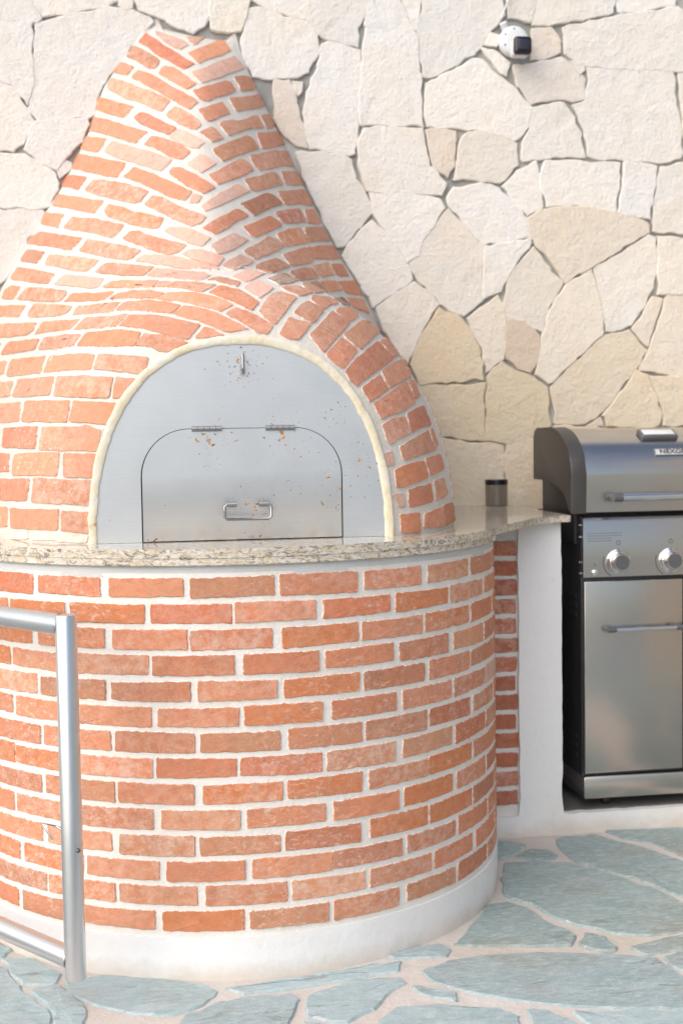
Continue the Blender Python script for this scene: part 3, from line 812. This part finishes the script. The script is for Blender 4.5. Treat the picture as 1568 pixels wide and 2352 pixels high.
for ln in BRICKS.strip().splitlines():
    tk = ln.split(); ox, oy, s = RG[tk[0]]; poly = [tuple(map(float, q.split(','))) for q in tk[2:]]
    p = (np.array(poly) / s + np.array([ox, oy])) * .574148
    p = p if area2(p) > 0 else p[::-1]; p = inset(p, -1.3 if tk[0] in 'MNP' else -.35); p = thicken(p, 1.0 if tk[0] in 'MNP' else (1.2 if tk[0] in 'KL' else 1.9))
    piece('brick', p, place_dome, M['brick'], dome, 7, .55, .006, .0016 + rng.normal(0, .0004), .8, .0003, dusty(tk[1]), .0018, .55, .12, (.82, .62, .42, .2))

for poly in FLANK:
    c = np.array(poly).mean(0); pp = np.array(poly); pp[:, 0] *= .6
    piece('brick', pp, lambda P, h: shell(np.column_stack([P[:, 0] / .6, P[:, 1]]), h), M['brick'], dome, .014, .0005, .008, .0022, .0035, .0004, dusty('r'), .0018, .55, .12, (.75, .5, .25))

# --- sealant bead round the door
def arch_pts(a, h, n, num): 
    ph = np.linspace(0, math.pi, num); c, s = np.cos(ph), np.sin(ph); r = sup(c, s, a, h, n); return r * c, r * s
num = 110; ua, wa = arch_pts(.363, .487, 2.3, num)
V = []; K = 8
for i in range(num):
    wd = .0118 * (1 + .10 * math.sin(i * .37) * math.sin(i * .21 + 1) + rng.normal(0, .02)); 
    j0, j1 = max(i - 1, 0), min(i + 1, num - 1); t = np.array([ua[j1] - ua[j0], wa[j1] - wa[j0]]); t /= np.linalg.norm(t); nrm = np.array([t[1], -t[0]])
    off = rng.normal(0, .0008)
    for k in range(K):
        a = math.pi * k / (K - 1); d = math.cos(a) * wd + off; hgt = math.sin(a) * .0045
        V.append((XO + ua[i] + nrm[0] * d, YD - .001 - hgt + .006 * (k in (0, K - 1)), 1.0 + wa[i] + nrm[1] * d))
Fc = [(i * K + k, i * K + k + 1, (i + 1) * K + k + 1, (i + 1) * K + k) for i in range(num - 1) for k in range(K - 1)]
mesh_obj('sealant_bead', V, Fc, M['seal'], oven)

# --- steel door: arched panel with an opening, hatch, hinges, handle, hook
ua, wa = arch_pts(.360, .484, 2.3, 64)
HW, HH, HR = .2435, .2715, .115
def hatch(g):
    hw, hh, hr = HW + g, HH + g, HR + g; P = [(hw, 0)]
    for k in range(13): a = k / 12 * math.pi / 2; P.append((hw - hr + hr * math.cos(a), hh - hr + hr * math.sin(a)))
    for k in range(13): a = math.pi / 2 + k / 12 * math.pi / 2; P.append((-hw + hr + hr * math.cos(a), hh - hr + hr * math.sin(a)))
    P.append((-hw, 0)); return P
hp = hatch(.0026)
out = [(x, z) for x, z in zip(ua, wa)]
panel_poly = out + hp[::-1]
panel = extrude_poly('door', panel_poly, lambda a, b, d: (XO + a, YD + d, 1.0005 + b), 0, .004, M['door'], oven)
plate = extrude_poly('back_plate', [(-.26, 0), (.26, 0), (.26, .30), (-.26, .30)], lambda a, b, d: (XO + a, YD + d, 1.001 + b), .012, .016, M['black'], panel)
ht = extrude_poly('hatch', hatch(-.0006), lambda a, b, d: (XO + a, YD - .0025 + d, 1.0022 + b), 0, .004, M['door'], panel, .0006)
for sx in (-1, 1):
    bm = bmesh.new(); x0 = XO + (-.0855 if sx < 0 else .0935)
    for q in range(5):
        xa = x0 - .037 + q * .0148; add_tube(bm, [(xa + .0006, YD - .0055, 1.2735), (xa + .0142, YD - .0055, 1.2735)], .0058, 12)
    add_box(bm, x0 - .036, x0 + .036, YD - .0035, YD - .0028, 1.267, 1.280)
    bm_obj('hinge', bm, M['dull'], panel)
bm = bmesh.new(); hx, hz, y1 = XO + .009, 1.073, YD - .028
pts = [(hx - .047, YD - .018, hz + .012), (hx - .052, y1, hz + .010)]
pts = [(hx - .030, YD - .022, hz + .016), (hx - .052, YD - .024, hz + .015), (hx - .0565, YD - .026, hz + .010), (hx - .0565, y1, hz - .014), (hx - .050, y1, hz - .020),
       (hx + .050, y1, hz - .020), (hx + .0565, y1, hz - .014), (hx + .0565, YD - .026, hz + .010), (hx + .052, YD - .024, hz + .015), (hx + .030, YD - .022, hz + .016)]
add_tube(bm, pts, .0036, 10)
handle = bm_obj('handle', bm, M['dull'], panel)
for sx in (-1, 1):
    bm = bmesh.new(); add_tube(bm, [(hx + sx * .027, YD - .022, hz + .016), (hx + sx * .050, YD - .022, hz + .016)], .0066, 12)
    add_tube(bm, [(hx + sx * .036, YD - .020, hz + .016), (hx + sx * .036, YD - .002, hz + .014)], .005, 10)
    bm_obj('handle_lug', bm, M['dull'], handle)
bm = bmesh.new(); kx = XO + .004
add_tube(bm, [(kx, YD - .001, 1.412), (kx - .001, YD - .014, 1.411), (kx, YD - .018, 1.418), (kx + .001, YD - .016, 1.440), (kx + .001, YD - .008, 1.452), (kx + .001, YD, 1.452)], .0034, 10)
add_tube(bm, [(kx - .001, YD - .010, 1.406), (kx - .001, YD - .012, 1.424)], .0062, 10)
bm_obj('hook', bm, M['dull'], panel)

# ------------------------------------------------------------------ countertop
RC = .759
edge_pts = []
for a in np.linspace(-175, 62, 120):
    r = RC + .004 * max(0, min(1, (a - 35) / 15)); edge_pts.append((XO + r * math.sin(R(a)), YO - r * math.cos(R(a))))
edge_pts += [(.935, 3.29), (.968, 3.345), (1.005, 3.405), (1.045, 3.465), (1.085, 3.53), (1.122, 3.588), (1.155, 3.632), (1.19, 3.664), (1.23, 3.692), (1.284, 3.702)]
edge_pts += [(1.287, 3.706), (1.287, YW - .002), (XO - .55, YW - .002)]
ctop = empty('granite_countertop', (.9, 3.8, .966), 'polished speckled cream granite countertop wrapping round the oven', 'countertop')
slab = extrude_poly('slab', edge_pts, lambda a, b, d: (a, b, d), .9795, 1.0, M['granite'], ctop, .0025, 40)
# second strip of granite glued below the round front edge
bm = bmesh.new(); th = np.radians(np.linspace(-120, 68, 130)); rows = []
for r, z in ((RC - .002, .9790), (RC - .0015, .9635), (RC - .006, .9605), (RC - .09, .9605), (RC - .09, .9790)):
    rows.append([bm.verts.new((XO + r * math.sin(a), YO - r * math.cos(a), z)) for a in th])
for A_, B_ in zip(rows, rows[1:] + rows[:1]):
    for k in range(len(th) - 1): bm.faces.new((A_[k], A_[k + 1], B_[k + 1], B_[k]))
bm.faces.new([r_[0] for r_ in rows]); bm.faces.new([r_[-1] for r_ in rows])
bm_obj('edge_strip', bm, M['granite'], ctop, angle=40)

# ------------------------------------------------------------------ side counter: brick panel, plastered pillar, plinth for the grill
cnt = empty('masonry_counter', (1.2, 3.95, 0), 'white plastered counter end and low plinth beside the grill alcove', 'counter')
LP = np.array([(.72, -.01), (2.9, -.01), (2.9, .0625), (1.264, .0625), (1.264, .9788), (1.127, .9788), (1.127, .0625), (.72, .0625)])
LQ = []
for a, b in zip(LP, np.roll(LP, -1, 0)):
    m = max(1, int(np.linalg.norm(b - a) / .03))
    for k in range(m): LQ.append(a + (b - a) * k / m + (rng.normal(0, .0011, 2) if k else 0))
extrude_poly('plastered_front', [tuple(q) for q in LQ], lambda a, b, d: (a, d, b), YP, YW + .012, M['white'], cnt, .004, 50)
bpan = box('brick_panel', .80, 1.130, YP + .0145, YW + .02, .05, .945, M['mortar'], cnt)
box('panel_cement', .80, 1.1275, YP + .008, YP + .12, .928, .9788, M['cement'], cnt)
def place_panel(P, h): return np.column_stack([P[:, 0], YP + .010 - h, P[:, 1]])
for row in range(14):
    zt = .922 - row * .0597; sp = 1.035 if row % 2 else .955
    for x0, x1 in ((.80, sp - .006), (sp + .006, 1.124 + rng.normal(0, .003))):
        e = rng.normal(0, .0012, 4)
        piece('brick', [(x0, zt - .046 + e[0]), (x1, zt - .046 + e[1]), (x1, zt + e[2]), (x0, zt + e[3])], place_panel, M['brick'], bpan, .010, .0006, .003, .0012, .002, .0004, tuple(np.array([.36, .125, .072]) * rng.uniform(.9, 1.1)), .002, .55, .1)  # darker red tone: shade of the recess painted into the brick colour
box('alcove_floor', 1.268, 2.88, YP + .03, YW + .01, .05, .0665, M['shelf'], cnt, .002)

# ------------------------------------------------------------------ grill
G = M['grill']; grill = empty('gas_grill', (1.67, 4.0, .0665), 'stainless steel gas grill with closed lid standing in the white alcove', 'grill')
GX0, GX1, GY = 1.347, 1.995, 3.765
cab = box('cabinet', GX0 - .002, GX1 + .002, GY + .016, GY + .46, .105, .992, M['black'], grill, .004)
for z in (.735, .705, .675, .285, .255, .225):
    box('vent_slot', GX0 - .0045, GX0 - .001, GY + .055, GY + .145, z - .006, z + .006, M['rubber'], cab)
for z, y in ((.962, .024), (.925, .024), (.845, .026), (.81, .024)):
    lathe('screw', [(.0045, 0), (.0045, .002), (.003, .0035)], (GX0 - .002, GY + y, z), (-1, 0, 0), M['chrome'], cab, 10)
door = box('door', GX0 + .003, 1.676, GY, GY + .014, .176, .786, G, grill, .0035, 3)
door2 = box('door', 1.680, GX1 - .003, GY, GY + .014, .176, .786, G, grill, .0035, 3)
def bar_handle(xa, xb, z, y, rad, parent, standoff):
    h = tube('handle', [(xa, y - standoff, z), (xb, y - standoff, z)], rad, M['chrome'], parent, 16)
    for x, s in ((xa, 1), (xb, -1)):
        bm = bmesh.new(); add_tube(bm, [(x - s * .012, y - standoff, z), (x + s * .016, y - standoff, z)], rad * 1.22, 16)
        add_box(bm, x - .010, x + .010, y - standoff, y + .001, z - rad * .8, z + rad * .8, .002)
        bm_obj('handle_mount', bm, M['grey'], h)
    return h
bar_handle(1.425, 1.655, .6365, GY, .0075, door, .034); bar_handle(1.70, 1.93, .6365, GY, .0075, door2, .034)
bm = bmesh.new(); add_box(bm, GX0 - .004, GX1 + .004, GY - .012, GY + .40, .098, .168, .004, 2)
bm_obj('bottom_tray', bm, G, grill)
panel_poly = [(GY + .012, .797), (GY - .001, .799), (GY - .001, .972), (GY + .004, .984), (GY + .014, .990), (GY + .03, .990), (GY + .03, .797)]
cp = extrude_poly('control_panel', panel_poly, lambda a, b, d: (d, a, b), GX0, GX1, G, grill, 0, 50)
for kx_ in (1.462, 1.635, 1.808, 1.94):
    kn = lathe('knob', [(.040, 0), (.040, .003), (.036, .006), (.0345, .006), (.033, .008), (.0285, .010), (.028, .030), (.026, .034), (.0, .035)], (kx_, GY - .001, .846), (0, -1, 0), M['chrome'], cp, 40)
    lathe('knob_face', [(.0235, 0), (.0235, .0012), (.0, .0016)], (kx_, GY - .0355, .846), (0, -1, 0), M['grey'], kn, 32)
    tube('dial_ring', [(kx_ + .0065 * math.cos(a), GY - .0012, .906 + .0065 * math.sin(a)) for a in np.linspace(0, 2 * math.pi, 20)], .0009, M['print_'], cp, 6)
    tube('dial_arc', [(kx_ + .050 * math.cos(a), GY - .0012, .846 + .050 * math.sin(a)) for a in np.linspace(R(160), R(240), 18)], .0013, M['print_'], cp, 6)
bm = bmesh.new()
for r_, zz in enumerate((.937, .929, .921, .913)):
    x = GX0 + .014; xe = GX0 + (.125 if r_ < 2 else .095)
    while x < xe: l = rng.uniform(.006, .016); add_box(bm, x, min(x + l, xe), GY - .0020, GY - .0009, zz - .0012, zz + .0012); x += l + .003
tag(bm_obj('fine_print', bm, m_plain('faint grey print', (.17, .17, .18), .5), cp), kind='stuff')
lathe('igniter_button', [(.010, 0), (.010, .004), (.006, .007), (0, .0075)], (GX0 + .037, GY - .001, .814), (0, -1, 0), M['chrome'], cp, 20)
box('igniter_mark', GX0 + .0355, GX0 + .0385, GY - .0022, GY - .0009, .836, .842, M['print_'], cp)
# lid
front = [(GY, 1.003), (GY, 1.118)]
for k in range(1, 13):
    a = k / 12 * math.pi / 2; front.append((GY + .215 * (1 - math.cos(a)), 1.118 + .148 * math.sin(a)))
prof = front + [(GY + .335, 1.266), (GY + .372, 1.240), (GY + .375, 1.10), (GY + .375, 1.003)]
lid = extrude_poly('lid', prof, lambda a, b, d: (d, a, b), GX0 + .010, GX1 - .010, G, grill, 0, 30)
cap = [(GY - .007, 1.000), (GY - .008, 1.120)]
for k in range(1, 13):
    a = k / 12 * math.pi / 2; cap.append((GY - .008 + .225 * (1 - math.cos(a)), 1.120 + .152 * math.sin(a)))
cap += [(GY + .345, 1.272), (GY + .368, 1.262), (GY + .380, 1.238), (GY + .382, 1.098)]
for k in range(0, 11):
    a = k / 10 * math.pi / 2; cap.append((GY + .285 - .272 * math.sin(a), 1.000 + .098 * math.cos(a)))
for x0, x1 in ((GX0 - .040, GX0 + .0095), (GX1 - .0095, GX1 + .040)):
    extrude_poly('lid_end_cap', cap, lambda a, b, d: (d, a, b), x0, x1, M['dark'], lid, .004, 30)
box('firebox', GX0 - .012, GX1 + .012, GY + .05, GY + .37, .90, 1.16, M['black'], grill, .004)
bar_handle(1.442, 1.90, 1.050, GY, .0115, lid, .045)
def on_lid(t):     # point and normal on the curved front, t = angle
    a = t; y = GY + .215 * (1 - math.cos(a)); z = 1.118 + .148 * math.sin(a)
    n = Vector((0, -math.cos(a) / .215, math.sin(a) / .148)).normalized(); return y, z, n
def lid_plate(name, xc, t, w, h, d, mat, parent, bev):
    y, z, n = on_lid(t); bm = bmesh.new(); add_box(bm, -w / 2, w / 2, -h / 2, h / 2, -.004, d, bev, 3)
    tv = Vector((1, 0, 0)); bv = n.cross(tv).normalized()
    bmesh.ops.transform(bm, matrix=Matrix(((1, bv.x, n.x, xc), (0, bv.y, n.y, y), (0, bv.z, n.z, z), (0, 0, 0, 1))), verts=bm.verts)
    return bm_obj(name, bm, mat, parent)
th = lid_plate('thermometer', 1.628, .95, .124, .052, .014, M['grey'], lid, .006)
lid_plate('thermometer_face', 1.628, .95, .104, .034, .0152, m_plain('pale gauge face', (.62, .64, .66), .25), th, .0015)
bd = lid_plate('badge', 1.668, .48, .152, .028, .003, M['grey'], lid, .0012)
lid_plate('badge_face', 1.668, .48, .146, .022, .0036, m_plain('silver badge face', (.62, .61, .60), .3, .4), bd, .0004)
def text_obj(name, body, size, mat, parent, mw, offx=0.):
    cu = bpy.data.curves.new(name, 'FONT'); cu.body = body; cu.size = size; cu.extrude = .0006; cu.align_x = 'CENTER'; cu.align_y = 'CENTER'; cu.offset = size * .022
    o = bpy.data.objects.new(name, cu); COL.objects.link(o); dg = bpy.context.evaluated_depsgraph_get(); me = bpy.data.meshes.new_from_object(o.evaluated_get(dg))
    bpy.data.objects.remove(o); me.transform(mw); me.transform(Matrix.Translation(-origin(parent))); me.materials.clear(); me.materials.append(mat)
    t = bpy.data.objects.new(name, me); COL.objects.link(t); t.parent = parent; return t
y, z, n = on_lid(.48); bv = n.cross(Vector((1, 0, 0))).normalized(); P0 = Vector((1.668, y, z)) + n * .0040
text_obj('badge_lettering', 'NEXGRILL', .0235, M['print_'], bd, Matrix(((1.12, bv.x, n.x, P0.x), (0, bv.y, n.y, P0.y), (0, bv.z, n.z, P0.z), (0, 0, 0, 1))))
for x, yy in ((1.428, 3.80), (1.93, 3.80), (1.428, 4.1), (1.93, 4.1)):
    cs = lathe('caster', [(.0, -.010), (.014, -.010), (.0155, -.007), (.0155, .007), (.014, .010), (0, .010)], (x, yy, .0825), (1, 0, 0), M['rubber'], grill, 20)
    bm = bmesh.new(); add_box(bm, x - .014, x + .014, yy - .012, yy + .012, .092, .106, .002); bm_obj('caster_fork', bm, M['black'], cs)

# ------------------------------------------------------------------ small things
jar = empty('candle_jar', (1.207, 4.25, 1.0), 'small dark glass candle jar with black lid on the counter by the stone wall', 'jar')
mg = MB('smoky glass'); mg.done((.30, .28, .26), .06, 0, None, Transmission_Weight=.75, IOR=1.45)
jb = lathe('body', [(.034, 0), (.0385, .004), (.039, .075), (.037, .0775), (.0, .0775)], (1.207, 4.25, 1.0005), (0, 0, 1), mg.m, jar, 32)
lathe('lid', [(.0395, .0778), (.040, .080), (.040, .093), (.038, .0955), (0, .0955)], (1.207, 4.25, 1.0005), (0, 0, 1), M['camblack'], jar, 32)

sc = empty('security_camera', (1.325, YW, 2.632), 'small white security camera with square black face mounted on the stone wall', 'camera')
base = lathe('mount_base', [(.053, -.005), (.0535, .012), (.051, .019), (.045, .0235), (.030, .026), (.0, .0265)], (1.318, YW - .004, 2.630), (0, -1, 0), M['camwhite'], sc, 48)
for a in (150, 205, 262, 95):
    lathe('screw', [(.0035, 0), (.0035, .0016), (0, .0016)], (1.318 + .040 * math.cos(R(a)), YW - .0275, 2.630 + .040 * math.sin(R(a))), (0, -1, 0), M['grey'], base, 10)
bm = bmesh.new(); add_tube(bm, [(1.290, YW - .002, 2.676), (1.279, YW - .012, 2.694)], [.014, .013], 16); bm_obj('cable_gland', bm, M['camwhite'], sc)
yf = YW - .105; c0, c1 = on_y([(1182, 122), (1222, 82)], yf); x0, x1, z0, z1 = c0[0], c1[0], c0[2], c1[2]
hs = box('housing', x0 + .001, x1 - .001, yf + .008, YW - .03, z0 + .001, z1 - .001, M['camwhite'], sc, .012, 4)
fc = box('front_face', x0, x1, yf, yf + .03, z0, z1, M['camblack'], sc, .011, 4)
box('window', x0 + .010, x1 - .010, yf - .0015, yf + .002, z0 + .012, z1 - .008, m_plain('dark lens window', (.03, .03, .05), .08), fc, .005, 3)
lathe('lens', [(.007, 0), (.007, .0015), (0, .002)], ((x0 + x1) / 2, yf - .0015, (z0 + z1) / 2), (0, -1, 0), M['rubber'], fc, 20)
tube('cable', [tuple(v) for v in (on_y([(1150, 42), (1158, 22), (1166, 2), (1171, -30)], YW - .012))], .0032, M['camwhite'], sc, 8)

# gate: a bent frame of round tube standing open in front of the oven
Yg = 2.75; A = on_y([(152, 1437)], Yg)[0]; B = on_y([(160, 2206)], Yg)[0]
Lf = on_z([(0, 1415)], A[2])[0]; Lb = on_z([(0, 2135)], B[2])[0]
dirv = (Lf[:2] - A[:2]) / np.linalg.norm(Lf[:2] - A[:2]); 
d2 = (Lb[:2] - B[:2]) / np.linalg.norm(Lb[:2] - B[:2]); dm = dirv + d2; dm /= np.linalg.norm(dm)
gl = .74; tr = .0232; gx, gyy = A[0], Yg
fx, fy = gx + dm[0] * gl, gyy + dm[1] * gl
print('gate', A, B, dirv, d2, fx, fy)
gate = empty('tube_gate', (fx, fy, 0), 'open gate frame of round galvanised steel tube in front of the brick drum', 'gate')
zt_, zb_ = A[2], B[2]
tube('upright', [(gx, gyy, zb_ - tr * 1.75), (gx, gyy, zb_ - tr * 1.7), (gx, gyy, zt_ + tr * .85), (gx, gyy, zt_ + tr * 1.0)], [tr * .96, tr, tr, tr * .93], M['tube'], gate, 36)
tube('rail', [(gx + dm[0] * tr * .5, gyy + dm[1] * tr * .5, zt_), (fx, fy, zt_)], tr, M['tube'], gate, 36)
tube('rail', [(gx + dm[0] * tr * .5, gyy + dm[1] * tr * .5, zb_), (fx, fy, zb_)], tr, M['tube'], gate, 36)
tube('hinge_post', [(fx + dm[0] * .02, fy + dm[1] * .02, -.01), (fx + dm[0] * .02, fy + dm[1] * .02, 1.05)], .03, M['tube'], gate, 36)
for zz in (zt_, zb_):
    c3 = np.array([gx + dm[0] * tr * 1.02, gyy + dm[1] * tr * 1.02, zz]); tv = np.array([-dm[1], dm[0], 0.])
    tube('weld_bead', [tuple(c3 + tv * tr * math.cos(a) - np.array([dm[0], dm[1], 0]) * tr * .62 * abs(math.cos(a)) ** 1.6 + np.array([0, 0, tr * math.sin(a)])) for a in np.linspace(0, 2 * math.pi, 40)], [.0014 + .0005 * rng.random() for _ in range(40)], M['dull'], gate, 6)
bz = on_y([(176, 1947)], Yg)[0]
lathe('bolt', [(.0052, 0), (.0052, .004), (.003, .006), (0, .006)], (gx + .0125, gyy - tr * .82, bz[2]), (.5, -.85, 0), M['grey'], gate, 12)
w = on_y([(96, 1888), (130, 1898), (150, 1905)], Yg + .05); w2 = on_y([(96, 1890), (121, 1928)], Yg + .05)
bm = bmesh.new(); add_tube(bm, [tuple(w2[1]), tuple(w2[0]), tuple(w[1]), (gx, gyy, w[2][2])], .0028, 8); bm_obj('latch_wire', bm, M['chrome'], gate)


# ------------------------------------------------------------------ added wall out of view: shades the right side, darkens the grill's reflection
sw = box('added_shade_wall', 2.92, 3.1, .9, YW - .02, -.004, 3.3, m_plaster('tan plaster', (.31, .275, .24)))
tag(sw, 'added plain grey brown plastered wall, out of view, that shades the right side', 'wall')
